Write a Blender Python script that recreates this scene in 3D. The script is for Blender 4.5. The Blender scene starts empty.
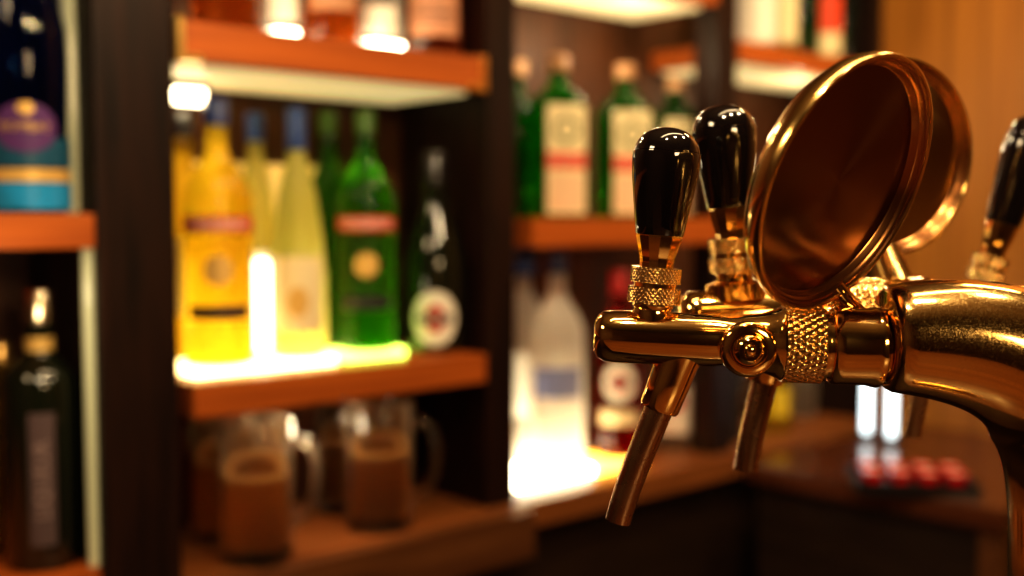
import bpy, bmesh, math, random
from mathutils import Vector, Matrix
random.seed(7)
PI = math.pi
scn = bpy.context.scene
col = scn.collection

# ------------------------------------------------------------------ measures
H = 1.45                      # eye height
F = 1120.0                    # focal length in pixels of a 1024 px wide frame
TH = math.atan(69.0 / F)      # camera looks slightly down
TA = math.atan(1231.0 / F)    # angle of the back bar to the line of sight
CA, SA = math.cos(TA), math.sin(TA)
D = 1.25                      # distance of the shelf fronts, square to the back bar
RZ = PI / 2 - TA              # turn of the back bar about z


def S(px, t, z):
    """run along the back bar (metres) of a thing measured at column px, depth t, height z"""
    k = (px - 512.0) / F
    dz = z - H
    return (CA * (D + t) + k * (math.cos(TH) * SA * (D + t) - dz * math.sin(TH))) / (SA - k * math.cos(TH) * CA)


def B(s, t, z):
    """back bar coordinates to world"""
    return Vector((-CA * (D + t) + SA * s, SA * (D + t) + CA * s, z))


FW = Vector((0, math.cos(TH), -math.sin(TH)))
UP = Vector((0, math.sin(TH), math.cos(TH)))


def at(px, py, d):
    return Vector((0, 0, H)) + FW * d + Vector((1, 0, 0)) * ((px - 512) / F * d) + UP * ((288 - py) / F * d)


# ------------------------------------------------------------------ materials
def mat(name, color, rough=0.5, metal=0.0, trans=0.0, ior=1.45, emit=None, estr=0.0, coat=0.0, sss=0.0):
    m = bpy.data.materials.new(name)
    m.use_nodes = True
    b = m.node_tree.nodes['Principled BSDF']
    b.inputs['Base Color'].default_value = (*color, 1)
    b.inputs['Roughness'].default_value = rough
    b.inputs['Metallic'].default_value = metal
    b.inputs['Transmission Weight'].default_value = trans
    b.inputs['IOR'].default_value = ior
    b.inputs['Coat Weight'].default_value = coat
    b.inputs['Coat Roughness'].default_value = 0.04
    if emit:
        b.inputs['Emission Color'].default_value = (*emit, 1)
        b.inputs['Emission Strength'].default_value = estr
    return m


def noise_mat(name, c1, c2, rough=0.5, scale=(1, 1, 1), nscale=8.0, metal=0.0, bump=0.0, coat=0.0, r2=None, detail=4, lo=0.3, hi=0.7):
    m = mat(name, c1, rough, metal, coat=coat)
    nt = m.node_tree
    b = nt.nodes['Principled BSDF']
    tc = nt.nodes.new('ShaderNodeTexCoord')
    mp = nt.nodes.new('ShaderNodeMapping')
    mp.inputs['Scale'].default_value = scale
    ns = nt.nodes.new('ShaderNodeTexNoise')
    ns.inputs['Scale'].default_value = nscale
    ns.inputs['Detail'].default_value = detail
    rp = nt.nodes.new('ShaderNodeValToRGB')
    rp.color_ramp.elements[0].color = (*c1, 1)
    rp.color_ramp.elements[1].color = (*c2, 1)
    rp.color_ramp.elements[0].position = lo
    rp.color_ramp.elements[1].position = hi
    L = nt.links.new
    L(tc.outputs['Object'], mp.inputs['Vector'])
    L(mp.outputs['Vector'], ns.inputs['Vector'])
    L(ns.outputs['Fac'], rp.inputs['Fac'])
    L(rp.outputs['Color'], b.inputs['Base Color'])
    if r2 is not None:
        mr = nt.nodes.new('ShaderNodeMapRange')
        mr.inputs['From Min'].default_value = lo
        mr.inputs['From Max'].default_value = hi
        mr.inputs['To Min'].default_value = rough
        mr.inputs['To Max'].default_value = r2
        L(ns.outputs['Fac'], mr.inputs['Value'])
        L(mr.outputs['Result'], b.inputs['Roughness'])
    if bump:
        bp = nt.nodes.new('ShaderNodeBump')
        bp.inputs['Strength'].default_value = bump
        bp.inputs['Distance'].default_value = 0.002
        L(ns.outputs['Fac'], bp.inputs['Height'])
        L(bp.outputs['Normal'], b.inputs['Normal'])
    return m


def glass_mat(name, color, rough=0.03, milky=0.25, ior=1.42):
    """coloured bottle glass with its drink: clear refraction plus a little light scattered through"""
    m = mat(name, color, rough, trans=1.0, ior=ior)
    nt = m.node_tree
    b = nt.nodes['Principled BSDF']
    out = nt.nodes['Material Output']
    tr = nt.nodes.new('ShaderNodeBsdfTranslucent')
    tr.inputs['Color'].default_value = (*color, 1)
    mx = nt.nodes.new('ShaderNodeMixShader')
    mx.inputs['Fac'].default_value = milky
    nt.links.new(b.outputs[0], mx.inputs[1])
    nt.links.new(tr.outputs[0], mx.inputs[2])
    nt.links.new(mx.outputs[0], out.inputs['Surface'])
    return m


WOOD_ORANGE = noise_mat('orange_wood', (0.50, 0.125, 0.018), (0.32, 0.07, 0.010), 0.42, (0.6, 14, 14), 6, bump=0.15)
WOOD_DARK = noise_mat('dark_wood', (0.005, 0.0025, 0.002), (0.026, 0.009, 0.005), 0.45, (9, 9, 0.8), 6, bump=0.3)
WOOD_DARK.node_tree.nodes['Principled BSDF'].inputs['Specular IOR Level'].default_value = 0.3
WOOD_BACK = noise_mat('back_board_wood', (0.11, 0.036, 0.012), (0.035, 0.013, 0.005), 0.5, (18, 4, 0.6), 5)
WOOD_COUNTER = noise_mat('counter_wood', (0.16, 0.062, 0.022), (0.085, 0.03, 0.011), 0.3, (0.8, 9, 9), 5, bump=0.1, coat=0.15)
WOOD_TOP = noise_mat('back_counter_wood', (0.30, 0.10, 0.026), (0.16, 0.055, 0.015), 0.4, (0.8, 9, 9), 5, bump=0.1)
WOOD_SIDE = noise_mat('side_cabinet_wood', (0.11, 0.032, 0.011), (0.065, 0.019, 0.007), 0.22, (9, 0.8, 9), 5)
WOOD_CAB = noise_mat('cabinet_wood', (0.03, 0.014, 0.007), (0.018, 0.008, 0.004), 0.5, (2, 2, 9), 5)
WOOD_WALLS = noise_mat('room_wall_wood', (0.10, 0.045, 0.02), (0.05, 0.02, 0.008), 0.6, (4, 4, 0.5), 4)
FLOOR_M = noise_mat('floor_wood', (0.05, 0.022, 0.01), (0.03, 0.012, 0.006), 0.5, (1, 9, 1), 4)
CEIL_M = noise_mat('ceiling_paint', (0.11, 0.07, 0.04), (0.08, 0.05, 0.03), 0.8, (1, 1, 1), 4)
GOLD_BRK = mat('gold_bracket', (0.95, 0.62, 0.2), 0.3, 1.0)


def panel_mat():
    m = noise_mat('wall_panelling', (0.36, 0.145, 0.022), (0.26, 0.097, 0.013), 0.45, (1, 12, 0.7), 3)
    nt = m.node_tree
    b = nt.nodes['Principled BSDF']
    tc = nt.nodes.new('ShaderNodeTexCoord')
    wv = nt.nodes.new('ShaderNodeTexWave')
    wv.wave_type = 'BANDS'
    wv.bands_direction = 'Y'
    wv.wave_profile = 'SAW'
    wv.inputs['Scale'].default_value = 2 * PI / (20 * 0.075)
    rp = nt.nodes.new('ShaderNodeValToRGB')
    rp.color_ramp.elements[0].position = 0.0
    rp.color_ramp.elements[0].color = (0.55, 0.55, 0.55, 1)
    rp.color_ramp.elements[1].position = 0.16
    rp.color_ramp.elements[1].color = (1, 1, 1, 1)
    mx = nt.nodes.new('ShaderNodeMix')
    mx.data_type = 'RGBA'
    mx.blend_type = 'MULTIPLY'
    mx.inputs['Factor'].default_value = 1
    src = b.inputs['Base Color'].links[0].from_socket
    L = nt.links.new
    L(tc.outputs['Object'], wv.inputs['Vector'])
    L(wv.outputs['Color'], rp.inputs['Fac'])
    L(src, mx.inputs['A'])
    L(rp.outputs['Color'], mx.inputs['B'])
    L(mx.outputs['Result'], b.inputs['Base Color'])
    return m


PANEL = panel_mat()
BRASS = noise_mat('polished_brass', (0.98, 0.67, 0.25), (0.95, 0.62, 0.22), 0.06, (1, 1, 1), 30, metal=1.0, r2=0.13)
BRASS_DUST = noise_mat('dusty_brass', (0.95, 0.64, 0.24), (0.80, 0.52, 0.20), 0.08, (1, 1, 1), 1400, metal=1.0, r2=0.26, detail=2, lo=0.45, hi=0.75)
BRASS_KNURL = mat('knurled_brass', (0.93, 0.64, 0.26), 0.16, 1.0)
SPOUT_M = noise_mat('worn_spout_metal', (0.50, 0.31, 0.17), (0.38, 0.22, 0.12), 0.2, (1, 1, 1), 60, metal=1.0, r2=0.34)
BLACK_GLOSS = mat('black_gloss_handle', (0.006, 0.004, 0.004), 0.07, coat=1.0)


def spun_mat(name, c):
    m = mat(name, c, 0.24, 1.0)
    nt = m.node_tree
    b = nt.nodes['Principled BSDF']
    b.inputs['Anisotropic'].default_value = 0.85
    tg = nt.nodes.new('ShaderNodeTangent')
    tg.direction_type = 'RADIAL'
    tg.axis = 'Z'
    nt.links.new(tg.outputs[0], b.inputs['Tangent'])
    return m


SPUN_SHADED = spun_mat('shaded_spun_face', (0.22, 0.095, 0.04))  # reflection of the dark room put into the brass colour
SPUN_LIT = spun_mat('lit_spun_face', (0.80, 0.46, 0.15))  # same brass, lightened for the lit surroundings it reflects
RING_M = mat('brushed_ring', (0.42, 0.19, 0.07), 0.24, 1.0)
BRASS_RIM = noise_mat('rim_brass', (0.93, 0.62, 0.22), (0.86, 0.55, 0.19), 0.13, (1, 1, 1), 60, metal=1.0, r2=0.22)

GLOW_WARM = mat('warm_light_panel', (0.9, 0.8, 0.6), 0.5, emit=(1.0, 0.74, 0.28), estr=7.0)
GLOW_UNDER = mat('cream_light_panel', (0.8, 0.7, 0.45), 0.5, emit=(1.0, 0.78, 0.36), estr=0.55)
GLOW_BACK = mat('added_back_glow_panel', (0.8, 0.6, 0.3), 0.5, emit=(1.0, 0.60, 0.12), estr=0.40)
GLOW_LIME = mat('green_tinted_panel', (0.7, 0.9, 0.3), 0.5, emit=(0.70, 1.0, 0.12), estr=5)  # green light through the bottle glass is put into this colour
GLOW_RED = mat('orange_light_panel', (0.9, 0.5, 0.2), 0.5, emit=(1.0, 0.42, 0.05), estr=8)
GLOW_WHITE = mat('white_light_panel', (0.9, 0.85, 0.75), 0.5, emit=(1.0, 0.86, 0.58), estr=20.0)
LED_COOL = mat('cool_led', (0.9, 0.95, 1), 0.4, emit=(0.78, 0.95, 1.0), estr=3.2)
GLINT_TUBE = mat('warm_streak_glow', (1, 0.95, 0.85), 0.4, emit=(1.0, 0.88, 0.60), estr=5.0)
LED_WARM = mat('warm_led', (1, 0.9, 0.8), 0.4, emit=(1.0, 0.80, 0.48), estr=14.0)


# ------------------------------------------------------------------ mesh helpers
def tag(o, label=None, cat=None, group=None, kind=None):
    for k, v in (('label', label), ('category', cat), ('group', group), ('kind', kind)):
        if v:
            o[k] = v
    return o


def obj(name, bm, m, parent=None, M=None, smooth=35):
    if M is not None:
        bmesh.ops.transform(bm, matrix=M, verts=bm.verts)
    bmesh.ops.recalc_face_normals(bm, faces=bm.faces)
    me = bpy.data.meshes.new(name)
    bm.to_mesh(me)
    bm.free()
    me.materials.append(m)
    if smooth:
        for p in me.polygons:
            p.use_smooth = True
        me.set_sharp_from_angle(angle=math.radians(smooth))
    o = bpy.data.objects.new(name, me)
    col.objects.link(o)
    o.parent = parent
    return o


def empty(name, loc, rz=0.0):
    o = bpy.data.objects.new(name, None)
    o.empty_display_size = 0.02
    col.objects.link(o)
    o.location = loc
    o.rotation_euler = (0, 0, rz)
    return o


def dup(root, loc, rz, name=None):
    r = root.copy()
    col.objects.link(r)
    r.location = loc
    r.rotation_euler = (0, 0, rz)
    for ch in list(root.children):
        c = ch.copy()
        col.objects.link(c)
        c.parent = r
        for g in list(ch.children):
            d = g.copy()
            col.objects.link(d)
            d.parent = c
    return r


def box(bm, x0, x1, y0, y1, z0, z1, bev=0.0):
    b = bmesh.new()
    bmesh.ops.create_cube(b, size=1)
    for v in b.verts:
        v.co = Vector(((x0 + x1) / 2 + v.co.x * (x1 - x0), (y0 + y1) / 2 + v.co.y * (y1 - y0), (z0 + z1) / 2 + v.co.z * (z1 - z0)))
    if bev:
        bmesh.ops.bevel(b, geom=b.edges[:], offset=bev, segments=2, profile=0.7, affect='EDGES')
    me = bpy.data.meshes.new('tmp')
    b.to_mesh(me)
    b.free()
    bm.from_mesh(me)
    bpy.data.meshes.remove(me)
    return bm


def boxm(*a, **k):
    return box(bmesh.new(), *a, **k)


def lathe(prof, n=40, bm=None, M=None):
    """prof: (r, z) list revolved about z; r = 0 at an end closes it"""
    bm = bm or bmesh.new()
    rings = []
    for r, z in prof:
        if r < 1e-7:
            v = Vector((0, 0, z))
            rings.append([bm.verts.new(M @ v if M else v)])
        else:
            ring = []
            for i in range(n):
                a = 2 * PI * i / n
                v = Vector((r * math.cos(a), r * math.sin(a), z))
                ring.append(bm.verts.new(M @ v if M else v))
            rings.append(ring)
    for A, C in zip(rings, rings[1:]):
        if len(A) == 1 and len(C) == 1:
            continue
        for i in range(n):
            j = (i + 1) % n
            if len(A) == 1:
                bm.faces.new((A[0], C[j], C[i]))
            elif len(C) == 1:
                bm.faces.new((A[i], A[j], C[0]))
            else:
                bm.faces.new((A[i], A[j], C[j], C[i]))
    return bm


def tube(pts, rad, n=24, caps=True, bm=None):
    bm = bm or bmesh.new()
    pts = [Vector(p) for p in pts]
    rings = []
    ref = None
    for i, p in enumerate(pts):
        t = (pts[min(i + 1, len(pts) - 1)] - pts[max(i - 1, 0)]).normalized()
        if ref is None:
            ref = Vector((0, 0, 1)) if abs(t.z) < 0.9 else Vector((0, 1, 0))
        u = (ref - t * ref.dot(t)).normalized()
        ref = u
        w = t.cross(u)
        r = rad[i] if isinstance(rad, (list, tuple)) else rad
        rings.append([bm.verts.new(p + (u * math.cos(2 * PI * k / n) + w * math.sin(2 * PI * k / n)) * r) for k in range(n)])
    for A, C in zip(rings, rings[1:]):
        for i in range(n):
            j = (i + 1) % n
            bm.faces.new((A[i], A[j], C[j], C[i]))
    if caps:
        bm.faces.new(rings[0][::-1])
        bm.faces.new(rings[-1])
    return bm


def knurl(r, z0, z1, n=44, amp=0.0011, nz=26, lead=1.0):
    """diamond knurled ring about z, with rounded flush ends"""
    bm = bmesh.new()
    na = n * 8
    rings = []
    prof = [(r - 3.5 * amp, z0)] + [(r, z0 + (z1 - z0) * k / nz) for k in range(1, nz)] + [(r - 3.5 * amp, z1)]
    for q, (rr, z) in enumerate(prof):
        ring = []
        for i in range(na):
            a = 2 * PI * i / na
            if 0 < q < nz:
                h = (z - z0) * n / r * lead
                d = min(abs(math.sin((n * a + h) / 2)), abs(math.sin((n * a - h) / 2)))
                rad = rr + amp * (min(d * 2.0, 1.0) - 1.0)
            else:
                rad = rr
            ring.append(bm.verts.new((rad * math.cos(a), rad * math.sin(a), z)))
        rings.append(ring)
    for A, C in zip(rings, rings[1:]):
        for i in range(na):
            j = (i + 1) % na
            bm.faces.new((A[i], A[j], C[j], C[i]))
    bm.faces.new(rings[0][::-1])
    bm.faces.new(rings[-1])
    return bm


def arc_label(r, a0, a1, z0, z1, n=16, off=0.0007):
    """patch on a cylinder of radius r, facing -y"""
    bm = bmesh.new()
    R = r + off
    lo, hi = [], []
    for i in range(n + 1):
        a = a0 + (a1 - a0) * i / n
        x, y = R * math.sin(a), -R * math.cos(a)
        lo.append(bm.verts.new((x, y, z0)))
        hi.append(bm.verts.new((x, y, z1)))
    for i in range(n):
        bm.faces.new((lo[i], lo[i + 1], hi[i + 1], hi[i]))
    return bm


def disc_label(r, rad_x, rad_z, zc, off=0.001, n=32, x0=0.0):
    bm = bmesh.new()
    R = r + off

    def P(x, z):
        a = x / R
        return (R * math.sin(a), -R * math.cos(a), z)
    rings = []
    for k in (0.0, 0.35, 0.7, 1.0):
        if k == 0:
            rings.append([bm.verts.new(P(x0, zc))])
        else:
            rings.append([bm.verts.new(P(x0 + k * rad_x * math.cos(2 * PI * i / n), zc + k * rad_z * math.sin(2 * PI * i / n))) for i in range(n)])
    for A, C in zip(rings, rings[1:]):
        for i in range(n):
            j = (i + 1) % n
            bm.faces.new((A[0], C[i], C[j]) if len(A) == 1 else (A[i], C[i], C[j], A[j]))
    return bm


def text_mesh(name, s, size, m, parent, r=None, z=0.0, off=0.0016, flat_y=0.0, vertical=False):
    cu = bpy.data.curves.new('txt', 'FONT')
    cu.body = s
    cu.size = size
    cu.align_x = 'CENTER'
    cu.align_y = 'CENTER'
    cu.resolution_u = 2
    o = bpy.data.objects.new('txt', cu)
    col.objects.link(o)
    dg = bpy.context.evaluated_depsgraph_get()
    me = bpy.data.meshes.new_from_object(o.evaluated_get(dg))
    bpy.data.objects.remove(o)
    for v in me.vertices:
        x, y = v.co.x, v.co.y
        if vertical:
            x, y = -y, x
        if r:
            R = r + off
            v.co = (R * math.sin(x / R), -R * math.cos(x / R), z + y)
        else:
            v.co = (x, flat_y, z + y)
    me.name = name
    me.materials.clear()
    me.materials.append(m)
    t = bpy.data.objects.new(name, me)
    col.objects.link(t)
    t.parent = parent
    return t


# ================================================================== THE ROOM
def in_bar(o):
    o.location = B(0, 0, 0)
    o.rotation_euler = (0, 0, RZ)
    return o


SEND = 2.20      # end wall
SL = -1.2
for name, bm, m in (
        ('floor', boxm(SL - .1, SEND + .1, -3.0, 0.35, -0.1, 0.0), FLOOR_M),
        ('ceiling', boxm(SL - .1, SEND + .1, -3.0, 0.35, 2.7, 2.8), CEIL_M),
        ('wall_back', boxm(SL - .1, SEND + .1, 0.21, 0.35, 0.0, 2.7), WOOD_BACK),
        ('wall_right', boxm(SEND, SEND + .1, -3.0, 0.21, 0.0, 2.7), PANEL),
        ('wall_left', boxm(SL - .1, SL, -3.0, 0.21, 0.0, 2.7), WOOD_WALLS),
        ('wall_front', boxm(SL, SEND, -3.1, -3.0, 0.0, 2.7), WOOD_WALLS)):
    tag(in_bar(obj(name, bm, m, smooth=0)), kind='structure')

# ================================================================== THE BACK BAR
ZC = 1.02        # counter top
ZM = 1.254       # middle shelf, second bay
ZT = 1.680       # top shelf, second bay
ZU = 1.452       # shelf of the left bay and of the bottle bay
ZH = 1.775       # high shelves
LP = 0.012       # thickness of the lit panels
TB = 0.205       # back of the shelves

s1a, s1b = S(93, 0, 1.3), S(171, 0, 1.3)
s2a, s2b = S(483, 0, 1.3), S(511, 0, 1.3)
s3a, s3b = S(715, 0, 1.6), S(736, 0, 1.6)
s4a, s4b = S(873, 0, 1.6), SEND - 0.002


def bar_thing(name, label, cat, group=None):
    return tag(empty(name, B(0, 0, 0), RZ), label, cat, group)


def bb_part(name, bm, m, parent, smooth=0):
    return obj(name, bm, m, parent, smooth=smooth)


for a, b, t0, t1, lab in ((s1a, s1b, -0.02, 0.2, 'broad dark wooden post between blue gin bottle and golden bottles'),
                          (s2a, s2b, -0.01, 0.2, 'dark wooden post right of dark sparkling wine bottle'),
                          (s3a, s3b, 0.0, 0.05, 'dark wooden post above and right of the black tap handles'),
                          (s4a, s4b, 0.0, 0.2, 'narrow dark wooden post against the panelled wall')):
    tag(in_bar(obj('wooden_post', boxm(a, b, t0, t1, ZC, 2.6, 0.003), WOOD_DARK, smooth=0)), lab, 'post', 'dark posts of the back bar')


def shelf(label, sa, sb, z0, z1, t0=-0.015, under=None, brackets=False, m=WOOD_ORANGE):
    th = bar_thing('wooden_shelf', label, 'shelf', 'orange wooden shelves of the back bar')
    bb_part('board', boxm(sa, sb, t0, TB, z0, z1, 0.002), m, th)
    if under:
        bb_part('light_panel', boxm(sa + 0.012, sb - 0.012, t0 + 0.03, TB - 0.02, z0 - 0.006, z0), under, th)
    if brackets:
        for q in (0, 1):
            e = sa if q == 0 else sb
            d = 1 if q == 0 else -1
            bm = bmesh.new()
            box(bm, min(e, e + d * .009), max(e, e + d * .009), t0 - .003, t0 + .02, z0 - .003, z1 + .003)
            box(bm, min(e, e + d * .032), max(e, e + d * .032), t0 - .0025, t0 + .02, z0 - .003, z0 + .006)
            bb_part('corner_bracket', bm, GOLD_BRK, th)
    return th


# left bay
shelf('orange wooden shelf under the dark blue gin bottle', SL + .02, S(95, -0.02, 1.44), 1.418, ZU + 0.004, -0.02)
shelf('low wooden shelf under the black bottle in the left bay', SL + .02, s1a - 0.002, 1.030, 1.055, -0.015)
# second bay
shelf('orange wooden top shelf with gold corner brackets and cream underlight', s1b + 0.001, s2a - .016, 1.635, ZT, -0.026, under=GLOW_UNDER, brackets=True)
shelf('orange wooden middle shelf glowing under golden and green bottles', S(195, -0.026, ZM), s2a - .016, 1.213, ZM, -0.026)
lp = bar_thing('added_back_glow', 'added glow panel lighting the golden and pale bottles from behind', 'light panel')  # added panel and frame, so the drinks glow from behind
bb_part('diffuser', boxm(s1b + .05, S(322, .2, 1.4), .199, .205, ZM + .01, 1.53), GLOW_BACK, lp)
for e in (s1b + .044, S(322, .2, 1.4)):
    bb_part('frame_strip', boxm(e, e + .006, .198, .206, ZM + .004, 1.54), WOOD_DARK, lp)
# third bay
shelf('orange wooden shelf under the green square liqueur bottles', S(533, -0.01, 1.44), s3a - 0.001, 1.407, ZU, -0.012)
shelf('high shelf with cream underlight above the green square bottles', s2b + 0.001, s3a - 0.001, 1.83, 1.865, -0.005, under=GLOW_UNDER)
# fourth bay
shelf('high right shelf with cream underlight behind the medallions', s3b + 0.001, s4a - 0.001, 1.738, ZH, -0.005, under=GLOW_UNDER)
# counter and base
ct = bar_thing('back_counter', 'long wooden back counter carrying beer mugs and glowing bottles', 'counter')
bb_part('counter_top', boxm(SL + .02, SEND - .003, -0.03, TB, ZC - 0.04, ZC, 0.002), WOOD_TOP, ct)
bb_part('base_cabinet', boxm(SL + .02, SEND - .01, 0.0, TB, 0.0, ZC - 0.04), WOOD_CAB, ct)
bb_part('front_rail', boxm(SL + .02, s2b, -0.055, -0.03, ZC - 0.075, ZC - 0.004, 0.003), WOOD_COUNTER, ct)
G10 = 'lit panels lying under the bottles'
for px0, px1, tc, t0, t1, z, gm, lab in ((201, 343, .012, .026, .12, ZM, GLOW_WARM, 'long glowing panel under the golden and pale bottles'),
                                         (350, 408, .03, .034, .10, ZM, GLOW_LIME, 'short glowing panel tinted like light through the green vermouth bottle'),
                                         (514, 590, .05, .042, .195, ZC, GLOW_WHITE, 'bright white glowing panel under the frosted vodka bottles'),
                                         (273, 293, .03, .015, .075, ZT, GLOW_WHITE, 'small glowing panel under the slim clear bottle on top shelf'),
                                         (366, 396, .03, .012, .08, ZT, GLOW_WHITE, 'small glowing panel under the clear bottle right of middle on top shelf'),
                                         (598, 645, .03, .03, .12, ZC, GLOW_RED, 'orange glowing panel under the dark red vermouth bottle')):
    a = max(S(px0, tc, z), s2b + .002 if z == ZC else s1b + .002)
    tag(in_bar(obj('light_panel', boxm(a, S(px1, tc, z), t0, t1, z, z + LP, .001), gm, smooth=0)), lab, 'light panel', G10)
gl = mat('divider_glass', (0.75, 0.80, 0.58), 0.12, coat=1.0)
G9 = 'glass strips beside the broad dark post'
for px, z0, z1, lab in ((72, ZU + 0.005, 2.2, 'narrow pale glass strip right of the blue gin bottle'), (91, 1.056, 1.417, 'narrow pale glass strip right of the black bottle')):
    zc = 1.6 if z0 > 1.4 else 1.25
    rr, tt = (.011, .04) if zc > 1.4 else (.007, 0.0)
    e = S(px, tt, zc)
    o = in_bar(obj('glass_strip', lathe([(0, z0), (rr, z0), (rr, z1), (0, z1)], 20, M=Matrix.Translation((e, tt, 0))), gl))
    tag(o, lab, 'glass strip', G9)

# ================================================================== BOTTLES
PAPER = mat('cream_paper', (0.80, 0.68, 0.42), 0.6)
PAPER_W = mat('white_paper', (0.85, 0.80, 0.70), 0.6)
RED_L = mat('red_label', (0.55, 0.03, 0.02), 0.5)
RED_B = mat('red_band', (0.70, 0.06, 0.02), 0.5)
GOLD_L = mat('gold_label', (0.75, 0.48, 0.15), 0.4, 0.3)
WHITE_T = mat('white_lettering', (0.9, 0.85, 0.75), 0.5)
DARK_T = mat('dark_lettering', (0.03, 0.02, 0.03), 0.5)
NAVY_CAP = mat('navy_cap', (0.02, 0.05, 0.22), 0.3, coat=.5)
BLACK_CAP = mat('black_cap', (0.012, 0.01, 0.012), 0.3, coat=.5)
BLUE_CAP = mat('blue_foil_cap', (0.03, 0.07, 0.24), 0.35, 0.2)
RED_CAP = mat('red_cap', (0.6, 0.03, 0.03), 0.35, coat=.4)
GREEN_CAP = mat('green_cap', (0.06, 0.16, 0.02), 0.35, coat=.3)
GOLD_CAP = mat('gold_cap', (0.8, 0.5, 0.18), 0.3, 0.9)
CHROME_CAP = mat('pale_metal_cap', (0.85, 0.7, 0.5), 0.22, 1.0)
PURPLE_L = mat('purple_label', (0.10, 0.03, 0.16), 0.5)
BLUE_PIC = mat('blue_picture', (0.30, 0.32, 0.55), 0.5)

G_YELLOW = glass_mat('golden_drink', (1.0, 0.80, 0.12), 0.03, 0.35)
G_AMBER = glass_mat('amber_drink', (0.75, 0.25, 0.05), 0.03, 0.3)
G_PINK = glass_mat('rosy_drink', (0.70, 0.25, 0.12), 0.05, 0.4)
G_PALE = glass_mat('pale_green_drink', (0.86, 0.85, 0.45), 0.25, 0.6)
G_CLEAR = glass_mat('clear_glass', (0.92, 0.92, 0.82), 0.03, 0.25)
G_FROST = glass_mat('frosted_glass', (0.95, 0.92, 0.85), 0.4, 0.6)
G_GREEN = glass_mat('green_glass', (0.15, 0.55, 0.03), 0.03, 0.3)
G_JAG = glass_mat('deep_green_glass', (0.03, 0.34, 0.02), 0.05, 0.4)
G_DARK = mat('dark_bottle_glass', (0.008, 0.010, 0.005), 0.08, coat=0.6)
G_RED = glass_mat('red_vermouth', (0.45, 0.02, 0.015), 0.04, 0.3)
G_BLUE = glass_mat('blue_glass', (0.02, 0.09, 0.36), 0.05, 0.4)
G_CYAN = mat('bright_blue_base', (0.02, 0.28, 0.60), 0.3, coat=.5)
G_GREY = glass_mat('grey_glass', (0.35, 0.4, 0.42), 0.05, 0.3)


def face_cam(p, extra=0.0):
    return math.atan2(-p.x, p.y) + extra


def bottle(name, label, px, t, z, r, h, glass, cap, shape='round', capf=0.10, neck=0.33, label_spec=(), group=None, turn=0.0, cap_r=None, n=32, cat='bottle'):
    """a bottle standing at z; shape sets the shoulder, label_spec lists (kind, ...) parts"""
    s = S(px, t, z)
    p = B(s, t, z)
    root = empty(name, p, face_cam(p, turn))
    tag(root, label, cat, group)
    rn = r * neck
    hc = h * (1 - capf)
    if shape == 'round':        # round-shouldered
        pr = [(0, 0.004), (r * .8, 0.0), (r * .97, 0.003), (r, 0.01), (r, h * .60), (r * .96, h * .645), (r * .78, h * .70), (r * .55, h * .745), (rn * 1.08, h * .80), (rn, hc - 0.004), (rn, hc), (0, hc)]
    elif shape == 'cone':       # long tapering
        pr = [(0, 0.004), (r * .85, 0), (r, 0.008), (r, h * .33), (r * .88, h * .48), (r * .66, h * .66), (rn * 1.15, h * .80), (rn, h * .84), (rn, hc), (0, hc)]
    elif shape == 'sparkling':  # sloping shoulders
        pr = [(0, 0.01), (r * .8, 0), (r, 0.006), (r, h * .40), (r * .95, h * .48), (r * .78, h * .58), (r * .5, h * .69), (rn * 1.1, h * .78), (rn, h * .84), (rn, hc), (0, hc)]
    elif shape == 'broad':      # squat with high shoulders
        pr = [(0, 0.004), (r * .9, 0), (r, 0.006), (r, h * .66), (r * .93, h * .70), (r * .6, h * .745), (rn * 1.1, h * .775), (rn, h * .80), (rn, hc), (0, hc)]
    elif shape == 'tapered':    # shoulders wider than the foot
        pr = [(0, 0.004), (r * .86, 0), (r * .92, 0.006), (r, h * .42), (r * .98, h * .5), (r * .72, h * .63), (r * .5, h * .74), (rn * 1.1, h * .84), (rn, hc), (0, hc)]
    obj('glass', lathe(pr, n), glass, root)
    rc = cap_r or rn * 1.18
    obj('cap', lathe([(0, hc), (rc, hc), (rc, h - 0.003), (rc - 0.002, h), (0, h)], 24), cap, root)
    for sp in label_spec:
        k = sp[0]
        if k == 'patch':       # half angle, z0, z1, mat
            obj('label', arc_label(r, -sp[1], sp[1], sp[2], sp[3], off=sp[5] if len(sp) > 5 else 0.0008), sp[4], root)
        elif k == 'disc':
            obj('label', disc_label(r, sp[1], sp[2], sp[3], off=sp[5] if len(sp) > 5 else 0.0012), sp[4], root)
        elif k == 'text':
            text_mesh('lettering', sp[1], sp[2], sp[4], root, r=r, z=sp[3], off=0.0024)
        elif k == 'vtext':
            text_mesh('lettering', sp[1], sp[2], sp[4], root, r=r, z=sp[3], off=0.0024, vertical=True)
        elif k == 'neck':
            obj('neck_foil', lathe([(rn + .0012, sp[1]), (rn + .0012, sp[2])], 24), sp[3], root)
    return root


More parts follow.
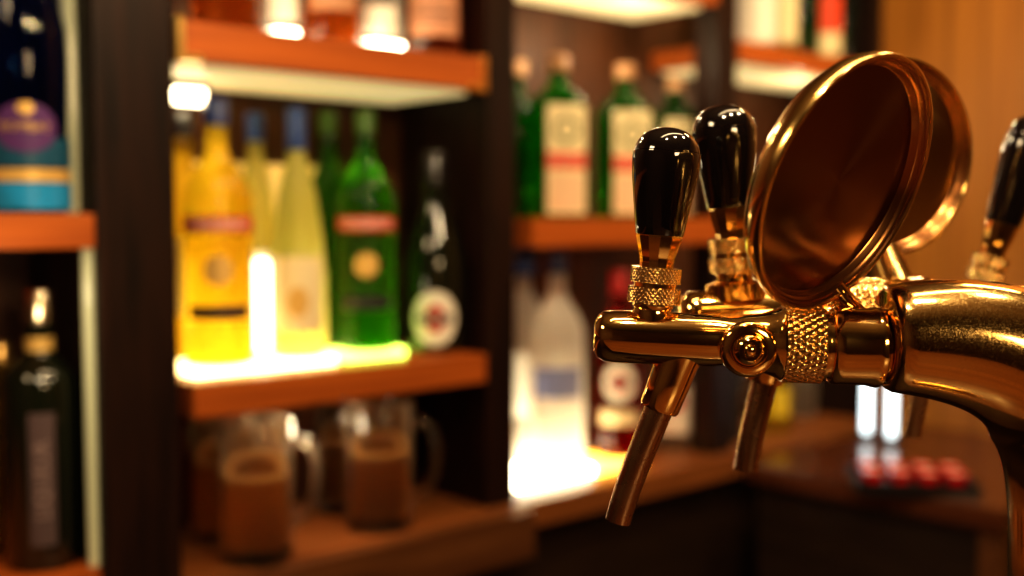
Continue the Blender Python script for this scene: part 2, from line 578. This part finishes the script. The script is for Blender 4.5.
ZMP = ZM + LP
vermouth = lambda r, h, crest: (
    ('patch', 1.25, h * .50, h * .56, RED_L, .0008), ('text', 'CINZANO', h * .052, h * .529, WHITE_T),
    ('patch', 1.1, h * .17, h * .485, crest, .0008), ('disc', r * .42, r * .42, h * .36, DARK_T if crest is GOLD_L else GOLD_L),
    ('patch', .9, h * .18, h * .23, DARK_T, .0014))
GOLDY = glass_mat('yellow_paper', (0.98, 0.78, 0.18), 0.4, 0.5)
GREENY = glass_mat('green_gold_paper', (0.55, 0.50, 0.12), 0.4, 0.4)
G2 = 'bottles on the lit middle shelf'
bottle('vermouth_bottle', 'golden vermouth bottle with red band label, front left of lit shelf', 220, .05, ZMP, .044, .335, G_YELLOW, NAVY_CAP, label_spec=vermouth(.044, .335, GOLDY), group=G2, neck=.30)
bottle('liqueur_bottle', 'amber bottle with dark cap half hidden behind golden vermouth bottle', 186, .150, ZMP, .040, .325, G_YELLOW, BLACK_CAP, group=G2, neck=.32, label_spec=(('patch', .9, .06, .16, PAPER_W),))
bottle('liqueur_bottle', 'tall tapering pale yellow bottle with blue foil neck on lit shelf', 299, .06, ZMP, .038, .332, G_PALE, BLUE_CAP, 'cone', capf=.17, neck=.30, group=G2, label_spec=(('patch', .95, .035, .135, PAPER), ('disc', .014, .02, .075, GOLD_L)))
bottle('liqueur_bottle', 'clear bottle with blue cap standing behind, between golden and pale bottles', 258, .14, ZMP, .034, .33, G_PALE, BLUE_CAP, 'cone', capf=.12, neck=.32, group=G2, label_spec=(('patch', .9, .04, .14, PAPER_W),))  # white patch stands in for light reflected in the glass
bottle('wine_bottle', 'green bottle mostly hidden behind the pale tapering bottle', 330, .15, ZMP, .034, .34, G_GREEN, GREEN_CAP, 'round', group=G2)
bottle('vermouth_bottle', 'green vermouth bottle with red band label on lit shelf', 367, .06, ZMP, .041, .335, G_GREEN, GREEN_CAP, label_spec=vermouth(.041, .335, GREENY), group=G2, neck=.28)
bottle('sparkling_wine_bottle', 'dark sparkling wine bottle with round white label at shelf end', 435, .055, ZM, .0435, .295, G_DARK, BLACK_CAP, 'sparkling', capf=.16, neck=.36, group=G2,
       label_spec=(('disc', .035, .040, .052, PAPER_W, .001), ('disc', .016, .020, .052, RED_L, .0016), ('patch', .58, .045, .058, DARK_T, .002), ('text', 'MARTINI', .0105, .0515, WHITE_T)))

ZTP = ZT
G1 = 'bottles on the top shelf, cut off by the photo edge'
top = (
    (226, .043, G_AMBER, 'brown whisky bottle, largest on left end of top shelf', 'whisky_bottle', 'broad'),
    (283, .025, G_CLEAR, 'slim clear bottle second from left on top shelf', 'spirit_bottle', 'round'),
    (333, .037, G_AMBER, 'amber whisky bottle in the middle of the top shelf', 'whisky_bottle', 'broad'),
    (381, .030, G_CLEAR, 'clear bottle with white base right of middle on top shelf', 'spirit_bottle', 'round'),
    (434, .040, G_PINK, 'rosy brown bottle with lined label at right end of top shelf', 'whisky_bottle', 'broad'))
for px, r, g, lab, nm, shp in top:
    ls = ()
    if g is G_PINK:
        ls = (('patch', 1.0, .03, .16, mat('rosy_paper', (.55, .26, .15), .6)), ('patch', .8, .05, .053, DARK_T, .0014), ('patch', .8, .06, .063, DARK_T, .0014), ('patch', .8, .07, .073, DARK_T, .0014))
    elif g is G_CLEAR:
        ls = (('patch', .75, .012, .05, PAPER_W),)
    else:
        ls = (('patch', .9, .045, .15, mat('brown_paper', (.45, .22, .12), .6)),)
    bottle(nm, lab, px, .045, ZTP + (LP if g is G_CLEAR else 0), r, .30, g, BLACK_CAP, shp, group=G1, label_spec=ls)
bottle('spirit_bottle', 'thin clear bottle against dark post at left end of top shelf', 184, .13, ZTP, .022, .29, G_CLEAR, BLACK_CAP, 'round', group=G1)

# ---- square herbal liqueur bottles
def square_bottle(name, loc, rz):
    root = empty(name, loc, rz)
    w, d, h = .046, .034, .19
    bm = bmesh.new()
    rings = []
    for (sx, z) in ((.9, 0), (1, .004), (1, h * .9), (.93, h * .97), (.62, h * 1.06), (.36, h * 1.12), (.30, h * 1.16), (.30, h * 1.24)):
        ring = []
        for k in range(24):
            a = 2 * PI * k / 24
            e = 5.0 if sx > .6 else 2.2
            c, s_ = math.cos(a), math.sin(a)
            q = (abs(c) ** e + abs(s_) ** e) ** (-1 / e)
            dd = d if sx > .6 else w
            ring.append(bm.verts.new((c * q * w * sx, s_ * q * dd * sx, z)))
        rings.append(ring)
    for A, C in zip(rings, rings[1:]):
        for i in range(24):
            j = (i + 1) % 24
            bm.faces.new((A[i], A[j], C[j], C[i]))
    bm.faces.new(rings[0][::-1])
    bm.faces.new(rings[-1])
    obj('glass', bm, G_JAG, root, smooth=50)
    obj('cap', lathe([(0, h * 1.24), (.017, h * 1.24), (.017, h * 1.36), (.015, h * 1.375), (0, h * 1.375)], 20), mat('dull_cap', (.42, .22, .10), .4), root)
    y = -d - .001
    lb = obj('label', boxm(-.034, .034, y - .0005, y, .006, .180), PAPER, root, smooth=0)
    obj('red_band', boxm(-.0335, .0335, y - .0012, y - .0005, .078, .104), RED_B, lb, smooth=0)
    obj('lower_panel', boxm(-.029, .029, y - .0012, y - .0005, .012, .070), mat('pinkish_paper', (.82, .55, .36), .6), lb, smooth=0)
    # ring emblem above the band
    M = Matrix.Translation((0, y - .0008, .140)) @ Matrix.Rotation(PI / 2, 4, 'X')
    obj('emblem', lathe([(.015, 0), (.015, .0008), (.021, .0008), (.021, 0)], 28, M=M), mat('emblem_green', (.06, .10, .02), .5), lb)
    text_mesh('lettering', 'JÄGERMEISTER', .0098, WHITE_T, lb, z=.091, flat_y=y - .0016)
    return root


G3 = 'green square liqueur bottles in a row'
jl = ('green square liqueur bottle with cream label, leftmost showing its label', 'green square liqueur bottle second in row, left of front tap handle', 'green square liqueur bottle partly hidden behind the two black tap handles')
proto = None
for q, (px, t) in enumerate(((558, .05), (624, .05), (674, .105))):
    p = B(S(px, t, ZU), t, ZU)
    rz = face_cam(p, math.radians(22))
    if proto is None:
        proto = square_bottle('liqueur_bottle', p, rz)
        o = proto
    else:
        o = dup(proto, p, rz)
    tag(o, jl[q], 'bottle', G3)
p = B(S(516, .143, ZU), .143, ZU)
o = dup(proto, p, face_cam(p, math.radians(70)))
tag(o, 'green square liqueur bottle turned sideways beside the dark post', 'bottle', G3)

# ---- lower row, third bay
ZCP = ZC + LP
G4 = 'bottles on the back counter'
bottle('vodka_bottle', 'frosted white vodka bottle with blue picture glowing on the counter', 557, .075, ZCP, .046, .37, G_FROST, NAVY_CAP, 'round', capf=.11, neck=.30, group=G4, cap_r=.017,
       label_spec=(('patch', .95, .125, .175, BLUE_PIC), ('disc', .022, .012, .19, PAPER_W)))
bottle('vodka_bottle', 'pale bottle with broad shiny blue cap beside dark post', 523, .163, ZCP, .034, .385, G_FROST, BLUE_CAP, 'round', capf=.16, neck=.36, group=G4, cap_r=.026,
       label_spec=(('patch', .9, .08, .19, PAPER_W),))
bottle('vermouth_bottle', 'dark red vermouth bottle with red cap and round white label', 619, .075, ZCP, .041, .33, G_RED, RED_CAP, 'round', capf=.13, neck=.36, group=G4,
       label_spec=(('disc', .030, .034, .135, PAPER_W, .001), ('disc', .014, .017, .135, RED_L, .0016), ('patch', .5, .13, .141, DARK_T, .002), ('text', 'MARTINI', .010, .1355, WHITE_T), ('patch', .9, .06, .085, PAPER)))
bottle('spirit_bottle', 'clear bottle with white label behind the front tap spout', 676, .097, ZC, .038, .28, G_CLEAR, BLACK_CAP, 'round', group=G4, label_spec=(('patch', .9, .03, .12, PAPER_W), ('disc', .016, .016, .09, RED_L)))
bottle('spirit_bottle', 'dark grey bottle on counter between the two tap spouts', 722, .08, ZC, .040, .30, G_GREY, BLACK_CAP, 'broad', group=G4)
bottle('liqueur_bottle', 'yellow bottle behind the second tap spout', 776, .07, ZC, .034, .26, G_YELLOW, GOLD_CAP, 'round', group=G4, label_spec=(('patch', .8, .03, .09, mat('yellow_label', (.75, .55, .03), .5)),))
bottle('spirit_bottle', 'clear white bottle on counter right of the yellow bottle', 799, .13, ZC, .036, .27, G_FROST, CHROME_CAP, 'round', group=G4)

# ---- high shelf, fourth bay
G5 = 'bottles on the high right shelf'
bottle('spirit_bottle', 'bright white bottle at left end of the high right shelf', 756, .05, ZH, .040, .30, G_FROST, CHROME_CAP, 'broad', group=G5, label_spec=(('patch', 1.1, .01, .15, PAPER_W),))
bottle('spirit_bottle', 'pale cream bottle left of the green bottle on high shelf', 782, .05, ZH, .034, .29, G_PALE, GOLD_CAP, 'round', group=G5, label_spec=(('patch', 1.0, .02, .15, PAPER),))
bottle('wine_bottle', 'bright green bottle in the middle of the high right shelf', 804, .05, ZH, .030, .31, G_GREEN, GREEN_CAP, 'round', group=G5)
bottle('spirit_bottle', 'bottle with red and cream label on the high right shelf', 825, .05, ZH, .036, .30, G_GREEN, RED_CAP, 'broad', group=G5, label_spec=(('patch', 1.0, .01, .10, PAPER), ('patch', 1.0, .055, .13, RED_B, .0014)))
bottle('spirit_bottle', 'dark grey clear bottle at right end of high right shelf', 845, .05, ZH, .026, .30, G_GREY, BLACK_CAP, 'round', group=G5)

# ---- left bay
G6 = 'bottles in the left bay'
bottle('gin_bottle', 'dark blue gin bottle with purple oval label on the left shelf', 28, .03, ZU + .004, .045, .40, G_BLUE, BLACK_CAP, 'tapered', capf=.08, neck=.30, group=G6,
       label_spec=(('patch', 1.45, .004, .033, G_CYAN), ('patch', 1.45, .034, .048, GOLD_L), ('patch', 1.45, .050, .082, mat('teal_label', (.01, .08, .15), .4)), ('disc', .034, .027, .092, PURPLE_L, .0014), ('text', 'BOMBAY', .013, .092, GOLD_L), ('disc', .009, .007, .112, GOLD_L, .002)))
bottle('liqueur_bottle', 'black bottle with vertical pale lettering in lower left bay', 45, .05, 1.055, .041, .315, G_DARK, CHROME_CAP, 'broad', capf=.12, neck=.36, group=G6,
       label_spec=(('neck', .235, .262, GOLD_L), ('patch', .34, .03, .18, mat('mauve_label', (.10, .065, .07), .5)), ('vtext', 'LIQUEUR', .022, .105, mat('mauve_lettering', (.34, .24, .24), .5))))
bottle('liqueur_bottle', 'yellow bottle cut off by the left photo edge, lower bay', 6, .13, 1.055, .032, .25, G_YELLOW, GOLD_CAP, 'broad', group=G6, label_spec=(('patch', 1.2, .02, .14, GOLDY),))  # yellow patch brightens the drink in place of light

# ================================================================== BEER MUGS
MUG_GLASS = glass_mat('mug_glass', (0.95, 0.84, 0.68), 0.03, 0.09, 1.45)
BEER = glass_mat('amber_beer', (0.95, 0.50, 0.10), 0.03, 0.45, 1.33)
FOAM = mat('thin_foam', (0.80, 0.55, 0.25), 0.7)


def mug(loc, rz):
    root = empty('beer_mug', loc, rz)
    r, h, w = .047, .178, .0035
    obj('glass', lathe([(0, 0), (r * .95, 0), (r, .004), (r, .02), (r * .985, .05), (r, h - .003), (r - w * .5, h), (r - w, h - .003), (r - w, .05), (r - w - .001, .018), (r * .8, .014), (0, .014)], 36), MUG_GLASS, root)
    obj('beer', lathe([(0, .0145), (r * .78, .0147), (r - w - .0018, .019), (r - w - .0005, .05), (r - w - .0005, .105), (0, .105)], 36), BEER, root)
    obj('foam', lathe([(r - w - .013, .1055), (r - w - .0006, .1055), (r - w - .0006, .1095), (r - w - .010, .1085)], 36), FOAM, root)
    pts = [(r - .001, 0, .140), (r + .014, 0, .146), (r + .028, 0, .136), (r + .034, 0, .108), (r + .031, 0, .075), (r + .020, 0, .048), (r - .001, 0, .038)]
    sm = []
    for a, b in zip(pts, pts[1:]):
        for k in range(3):
            f = k / 3
            sm.append(tuple(a[i] + (b[i] - a[i]) * f for i in range(3)))
    sm.append(pts[-1])
    obj('handle', tube(sm, .0058, 12), MUG_GLASS, root)
    return root


m0 = None
G7 = 'beer mugs under the lit shelf'
for px, t, lab, tr in ((257, .008, 'amber beer mug on counter, front one of the left pair', 0.3), (226, .115, 'amber beer mug behind left pair, beside dark post', 0.5),
                       (380, .02, 'amber beer mug, front one of the right pair, handle facing right', 0.0), (350, .13, 'amber beer mug at the back of the right pair', 0.8)):
    p = B(S(px, t, ZC), t, ZC)
    if m0 is None:
        o = m0 = mug(p, face_cam(p, tr))
    else:
        o = dup(m0, p, face_cam(p, tr))
    tag(o, lab, 'mug', G7)

# ================================================================== SMALL LAMPS
p = B(S(186, .12, 1.60), .12, 0)
sl = empty('shelf_lamp', B(S(186, .12, 1.6), .12, 1.600), RZ)
tag(sl, 'small bright lamp under left end of the top shelf', 'lamp')
obj('housing', boxm(-.026, .026, -.012, .012, .018, .029, .002), BLACK_CAP, sl)
obj('diffuser', boxm(-.023, .023, -.010, .010, 0, .018, .003), LED_WARM, sl)

L = empty('glow_tube', B(S(262, .075, 1.35), .075, ZM + LP), RZ)  # bright reflection built as an added glowing tube
tag(L, 'added glowing tube as bright reflected streak between the golden and pale bottles', 'lamp')
obj('base', lathe([(0, 0), (.012, 0), (.012, .008), (0, .008)], 24), BLACK_CAP, L)
obj('tube', lathe([(0, .008), (.011, .008), (.011, .125), (.008, .130), (0, .132)], 24), GLINT_TUBE, L)

G8 = 'cool white tube lamps on the counter'
for px, t, h, lab in ((867, -.105, .20, 'cool white tube lamp, left of the two beneath the tap collar'), (892, -.16, .24, 'cool white tube lamp, right of the two beneath the tap collar')):
    s_ = S(px, t, 1.1)
    L = empty('glow_tube', B(s_, t, ZC), RZ)
    tag(L, lab, 'lamp', G8)
    obj('base', lathe([(0, 0), (.022, 0), (.022, .008), (.018, .012), (0, .012)], 24), BLACK_CAP, L)
    obj('tube', lathe([(0, .012), (.0075, .012), (.0075, .012 + h), (.005, .017 + h), (0, .019 + h)], 24), LED_COOL, L)

# ================================================================== SIDE CABINET AND TRAY
sc = empty('side_cabinet', B(0, 0, 0), RZ)
tag(sc, 'low dark side cabinet with polished wooden top beside the panelled wall', 'cabinet')
obj('top', boxm(1.63, SEND - .003, -0.535, -0.075, ZC - .035, ZC, .004), WOOD_SIDE, sc, smooth=0)
obj('carcass', boxm(1.655, SEND - .01, -0.515, -0.085, 0, ZC - .035, .002), WOOD_CAB, sc, smooth=0)
obj('corner_post', boxm(1.645, 1.675, -0.525, -0.49, 0, ZC - .035, .002), WOOD_COUNTER, sc, smooth=0)

# tray of red cups
pt = at(911, 487, 1.0)
k = (ZC - H) / (pt.z - H)
pt = Vector((0, 0, H)) + (pt - Vector((0, 0, H))) * k
tr = empty('serving_tray', (pt.x, pt.y, ZC), RZ + math.radians(-52))
tag(tr, 'small black tray holding glossy red cups on the side cabinet', 'tray')
BLK = mat('black_tray', (.010, .007, .007), .35, coat=.3)
bm = bmesh.new()
W2, D2 = .092, .068
box(bm, -W2, W2, -D2, D2, 0, .006, .001)
obj('floor', bm, BLK, tr, smooth=0)
bm = bmesh.new()
box(bm, -W2, W2, -D2, -D2 + .005, .006, .020)
box(bm, -W2, W2, D2 - .005, D2, .006, .020)
box(bm, -W2, -W2 + .005, -D2 + .005, D2 - .005, .006, .020)
box(bm, W2 - .005, W2, -D2 + .005, D2 - .005, .006, .020)
obj('rim', bm, BLK, tr, smooth=0)
REDG = mat('glossy_red', (.70, .010, .012), .12, coat=1.0)
CUP_GLINT = mat('painted_glint', (.75, .50, .45), .4)  # pale pink highlight on the cup tops, put into the colour
ro = None
names = ('nearest left', 'nearest middle left', 'nearest middle right', 'nearest right', 'far left', 'far middle left', 'far middle right', 'far right')
for q in range(8):
    cx, cy = -.063 + .042 * (q % 4), -.030 + .056 * (q // 4)
    M = tr.matrix_basis @ Matrix.Translation((cx, cy, .006))
    loc = M.translation
    if ro is None:
        ro = empty('red_cup', loc, 0)
        obj('cup', lathe([(0, 0), (.011, 0), (.013, .002), (.017, .024), (.0175, .026), (.0155, .026), (.0145, .022), (0, .022)], 24), REDG, ro)
        obj('top_glint', lathe([(0, .0262), (.006, .0255), (.0144, .0235), (.0144, .0222), (0, .0222)], 20), CUP_GLINT, ro)
        o = ro
    else:
        o = dup(ro, loc, 0)
    o.location = loc
    tag(o, 'glossy red cup in the black tray, ' + names[q] + ' of the eight', 'cup', 'red cups in the black tray')

# ================================================================== BEER TOWER
U = 0.575 / F
bar = empty('bar_counter', B(0, 0, 0), RZ)
tag(bar, 'wooden front bar counter carrying the brass beer tower', 'bar counter')
obj('top', boxm(SL + .05, 1.62, -1.62, -0.94, 1.055, 1.095, .004), WOOD_COUNTER, bar, smooth=0)
obj('front_panel', boxm(SL + .05, 1.60, -1.50, -1.02, 0, 1.055), WOOD_CAB, bar, smooth=0)

base = at(1092, 560, .575)
base.z = 1.095
tw = empty('beer_tower', base)
tag(tw, 'polished brass beer tower with three taps, black handles and round medallions', 'beer tower')
T0 = Matrix.Translation(-base)


def tw_part(name, bm, m, parent=tw, M=Matrix.Identity(4), smooth=35):
    return obj(name, bm, m, parent, T0 @ M, smooth)


def bez(P, n):
    out = []
    for i in range(n + 1):
        t = i / n
        a = [Vector(p) for p in P]
        while len(a) > 1:
            a = [a[k].lerp(a[k + 1], t) for k in range(len(a) - 1)]
        out.append(a[0])
    return out


# swan-neck column
cen = [(893, 332), (955, 333), (1005, 338), (1062, 352), (1096, 420), (1098, 480), (1096, 580)]
ctl = [at(x, y, .575) for x, y in ((884, 338), (970, 338), (1128, 338), (1088, 500), (1094, 600))]
pts = bez(ctl, 44)
n_ = len(pts)
rad = []
for i in range(n_):
    f = i / (n_ - 1)
    rad.append(U * (53 + 27 * min(1, f / .5) - 4 * max(0, f - .6)))
# straight foot down to the counter
foot = pts[-1].copy()
for zz in (1.2, 1.15, 1.11):
    if zz < foot.z - .01:
        pts.append(Vector((base.x, base.y, zz)))
        rad.append(rad[n_ - 1])
d0 = (pts[1] - pts[0]).normalized()
pts = [pts[0] - d0 * U * 0.5, pts[0] + d0 * U * 1.5, pts[0] + d0 * U * 4] + pts[1:]
rad = [U * 46, U * 50, U * 52] + rad[1:]
tw_part('column', tube(pts, rad, 64), BRASS_DUST)
fl = Matrix.Translation(base)
tw_part('base_flange', lathe([(0, 0), (.066, 0), (.066, .004), (.060, .010), (.045, .014), (.042, .022), (0, .022)], 48), BRASS, tw, fl)

RX = Matrix.Rotation(PI / 2, 4, 'Y')    # z axis -> +x


def beer_tap(origin, yaw, scale, handle_tilt, slope=0.0, spout_yaw=0.0, handle_stretch=1.0, spout_x=24, spout_tilt=20.5, spout_len=1.0, lift=0.0, bonnet_x=0.0):
    """tap with the nose toward -x; all measures in scaled pixels of the front tap"""
    u = U * scale
    M = Matrix.Translation(origin) @ Matrix.Rotation(yaw, 4, 'Z') @ Matrix.Rotation(slope, 4, 'Y') @ Matrix.Scale(u, 4)
    ax = M @ RX
    body = tw_part('tap', lathe([(0, -63), (11, -63), (17, -62), (22, -58.5), (25, -53), (26.3, -44), (26.5, -20), (26.5, 20), (25.6, 55), (24.5, 64), (24.5, 72), (27, 86), (29, 102), (33, 114), (36.5, 120), (36.5, 122), (0, 122)], 56), BRASS, tw, ax)
    # collar with knurling, sleeve and end ring
    k = knurl(38.5, 122, 161, 30, 2.3, 64, 0.7)
    tw_part('knurled_collar', k, BRASS_KNURL, body, ax, 60)
    tw_part('sleeve', lathe([(0, 161), (36, 161), (36, 164), (33, 165), (33, 168), (36, 169), (38, 172), (38.5, 178), (38, 204), (39.5, 210), (40, 214), (39, 218), (35, 220), (31, 221), (31, 225), (36, 226), (36, 232), (0, 232)], 56), BRASS, body, ax)
    # side pivot bolt, facing the guests
    pv = M @ Matrix.Translation((86, 0, -4)) @ Matrix.Rotation(PI / 2, 4, 'X')
    tw_part('pivot_bolt', lathe([(0, 10), (25.5, 10), (27.5, 26), (27.5, 30), (26, 34), (22.5, 36.5), (18, 37), (17, 35.5), (15.5, 35.5), (14.8, 38), (13.5, 41), (10, 43.5), (8, 43.5), (7.5, 42.5), (6.5, 42.5), (5.5, 44.5), (3, 46), (0, 46.5)], 48), BRASS, body, pv)
    # bonnet below the handle
    hm = M @ Matrix.Translation((bonnet_x, 0, lift)) @ Matrix.Rotation(handle_tilt, 4, 'Y')
    bon = tw_part('bonnet', lathe([(0, 15 - lift), (19.5 + lift, 18 - lift), (19.5 + lift, 22), (19.5, 26), (18.5, 29), (20.5, 32), (20.5, 34.5), (0, 34.5)], 48), BRASS, body, hm)
    tw_part('knurled_nut', knurl(26.3, 34.5, 51, 34, 1.3, 32, 0.9), BRASS_KNURL, body, hm, 60)
    tw_part('knurled_nut', knurl(25.3, 55, 71, 34, 1.3, 32, 0.9), BRASS_KNURL, body, hm, 60)
    tw_part('spacer_ring', lathe([(0, 51), (21, 51), (21, 55), (0, 55)], 40), BRASS, body, hm)
    hs = hm @ Matrix.Translation((0, 0, 71)) @ Matrix.Scale(handle_stretch, 4, (0, 0, 1)) @ Matrix.Translation((0, 0, -71))
    tw_part('ferrule', lathe([(0, 71), (17, 71), (17, 74), (16.8, 77), (18, 82), (23, 101), (23, 103), (0, 103)], 12), BRASS, body, hs, 20)
    tw_part('handle', lathe([(0, 103), (23.2, 103), (23.8, 104.5), (25, 112), (29, 138), (32.2, 160), (33.5, 174), (33.6, 184), (33.0, 186.3), (32.3, 186.8), (32.6, 187.4), (31.4, 192), (28.5, 198), (24, 203.5), (18, 207.5), (11, 210), (5, 211), (0, 211.2)], 56), BLACK_GLOSS, body, hs)
    # spout
    sm = M @ Matrix.Translation((spout_x, 0, -14)) @ Matrix.Rotation(spout_yaw, 4, 'Z') @ Matrix.Rotation(math.radians(spout_tilt), 4, 'Y') @ Matrix.Scale(-1, 4, (0, 0, 1))
    soc = lathe([(0, -4), (23, -2), (21.5, 10), (21, 30), (20, 58), (18.5, 61), (13, 61.5), (0, 61.5)], 40)
    for v in soc.verts:                      # flattened sides
        v.co.y *= 0.9
    tw_part('spout_socket', soc, BRASS, body, sm)
    P = bez([(0, 0, 58), (0, 0, 100), (-2, 0, 58 + 82 * spout_len), (3, 0, 58 + 124 * spout_len)], 12)
    sp = tube(P, [14.5 - 1.5 * i / 12 for i in range(13)], 32, caps=False)
    tube(P[::-1], [11.5 - 1.0 * (12 - i) / 12 for i in range(13)], 32, caps=False, bm=sp)
    # close the ring at the mouth
    n = 32
    sp.verts.ensure_lookup_table()
    a0 = 12 * n
    b0 = 13 * n
    from_out = [sp.verts[a0 + i] for i in range(n)]
    inn = [sp.verts[b0 + i] for i in range(n)]
    bmesh.ops.bridge_loops(sp, edges=[e for e in sp.edges if (e.verts[0] in from_out and e.verts[1] in from_out) or (e.verts[0] in inn and e.verts[1] in inn)])
    tw_part('spout', sp, SPOUT_M, body, sm)
    return body


beer_tap(at(657, 338, .585), math.radians(-4), 1.02, math.radians(2.8), math.radians(2.0), handle_stretch=.985, bonnet_x=-7, spout_tilt=18.6)
beer_tap(at(736, 315, .675), math.radians(8), 1.10, math.radians(-5.0), 0.0, handle_stretch=1.0, spout_x=46, spout_tilt=13, spout_len=.80, lift=12)
beer_tap(at(976, 304, .80), 0.0, .97, math.radians(17), handle_stretch=1.5, spout_x=-50, spout_tilt=13)

# manifold behind the column feeding the two rear taps
man = bez([at(1020, 345, .60), at(1050, 325, .68), at(1130, 320, .74), at(1170, 325, .80)], 12)
mb = tube(man, .017, 28)
tube([at(733 + 205, 317, .68), at(1040, 322, .68)], .016, 28, bm=mb)
tube([at(1110, 324, .80), at(1172, 325, .80)], .016, 28, bm=mb)
tw_part('manifold', mb, BRASS)


def medallion(center, R, stem_to, tilt, dx, dy, lean, face_mat, sr=1.0):
    v = (center - Vector((0, 0, H))).normalized()
    side = Vector((dx, 0, 0)) + UP * dy
    side = (side - v * side.dot(v)).normalized()
    z = (side * math.sin(math.radians(tilt)) - v * math.cos(math.radians(tilt))).normalized()
    x = Vector((0, 0, 1)).cross(z).normalized()
    y = z.cross(x)
    M = Matrix((x, y, z)).transposed().to_4x4()
    M.translation = center
    q = R / 139.0
    # the origin sits on the axis so the brushed face turns about its own centre
    L = Matrix.Translation(center - base) @ Matrix((x, y, z)).transposed().to_4x4()

    def part(name, prof, m, parent, n=96):
        bm = lathe([(r * q, zz * q) for r, zz in prof], n)
        o = obj(name, bm, m, parent, smooth=30)
        return o
    rim = part('medallion', [(0, -44), (60, -44), (92, -42), (113, -37), (126, -30), (134, -21), (138, -11), (139, -3), (138.2, 0), (136.5, .8), (134.5, 0.3), (133.6, -1.5), (133.2, -7), (124, -19), (0, -19)], BRASS_RIM, tw)
    rim.matrix_basis = L
    part('inner_ring', [(133.4, -1.6), (132.2, -3.5), (130.2, -4), (129.6, -5.4), (127.2, -8.5), (126.6, -8.8), (126, -10), (123.6, -13.6), (123, -14.6), (122.4, -15.2)], RING_M, rim, 128)
    face = part('medallion_face', [(0, -15.4), (40, -15.4), (80, -15.4), (122.3, -15.4)], face_mat, rim, 128)
    # stem from the lower edge of the rim down to the tap
    a = center - z * (13 * q) + (x * lean - y).normalized() * (R * 0.95)
    st = tube([a, a.lerp(stem_to, .5), stem_to], [11 * q * sr, 12 * q * sr, 15 * q * sr], 28)
    tw_part('medallion_stem', st, BRASS, tw)
    return rim


medallion(at(850, 187, .540), 136 * .540 / F, at(860, 322, .588), 60, .925, -.38, 0.5, SPUN_SHADED)
medallion(at(900, 158, .720), 99 * .720 / F, at(906, 300, .715), 44, 1.0, -.03, 0.0, SPUN_LIT, 1.7)

# ================================================================== LIGHTS
def point(loc, w, c, r):
    l = bpy.data.lights.new('lamp', 'POINT')
    l.energy = w
    l.color = c
    l.shadow_soft_size = r
    o = bpy.data.objects.new('lamp', l)
    col.objects.link(o)
    o.location = loc
    return o


def area(loc, aim, w, c, sx, sy):
    l = bpy.data.lights.new('area_lamp', 'AREA')
    l.shape = 'RECTANGLE'
    l.size, l.size_y = sx, sy
    l.energy = w
    l.color = c
    o = bpy.data.objects.new('area_lamp', l)
    col.objects.link(o)
    o.location = loc
    o.rotation_euler = (Vector(aim) - Vector(loc)).to_track_quat('-Z', 'Y').to_euler()
    return o


WARM = (1.0, 0.76, 0.45)
# three pendant bulbs over the bar
for s_, t_ in ((0.25, -1.05), (0.55, -1.1), (0.9, -1.1)):
    point(B(s_, t_, 2.12), 11.0, WARM, 0.022)
# spots washing the panelled end wall and the shelf fronts
area(B(1.75, -0.75, 2.5), B(2.2, -0.55, 1.4), 11, (1.0, 0.70, 0.33), 0.3, 0.3)
area(B(0.7, -0.9, 2.55), B(0.8, 0.05, 1.3), 6, (1.0, 0.72, 0.40), 1.2, 0.12)
# guest room lamps behind the camera
area(B(0.1, -2.4, 1.9), B(0.4, -1.0, 1.4), 10, (1.0, 0.70, 0.36), 0.5, 0.25)
area(B(-0.7, -0.5, 2.3), B(0.5, -0.8, 1.4), 6, (1.0, 0.72, 0.4), 0.4, 0.2)

# added unseen fill lights for bottle labels and mugs; lamp above the left post
for px, t, z, e in ((575, .05, 1.755, .8), (640, .05, 1.755, .8), (800, .05, 1.68, .5), (320, .01, 1.185, .5), (60, .02, 1.95, .9), (905, -.3, 1.75, 1.6), (30, -.1, 1.36, .35), (790, .03, 1.55, .35)):
    point(B(S(px, t, z), t, z), e, (1.0, 0.80, 0.5), 0.018)
point(B(.60, -.12, 1.93), 3.2, WARM, .02)

w = bpy.data.worlds.new('World')
scn.world = w
w.use_nodes = True
w.node_tree.nodes['Background'].inputs['Color'].default_value = (0.02, 0.012, 0.006, 1)

# ================================================================== CAMERA
cam = bpy.data.cameras.new('Camera')
cam.sensor_width = 36
cam.lens = F / 1024 * 36
cam.clip_start = 0.02
cam.dof.use_dof = True
cam.dof.focus_distance = 0.575
cam.dof.aperture_fstop = 3.1
co = bpy.data.objects.new('Camera', cam)
col.objects.link(co)
co.location = (0, 0, H)
co.rotation_euler = (PI / 2 - TH, 0, 0)
scn.camera = co

scn.view_settings.view_transform = 'Standard'
scn.view_settings.look = 'Medium High Contrast'
scn.view_settings.exposure = 0.0
scn.cycles.use_denoising = True
scn.cycles.max_bounces = 12
scn.cycles.transmission_bounces = 10
scn.cycles.caustics_reflective = True
scn.cycles.sample_clamp_indirect = 8
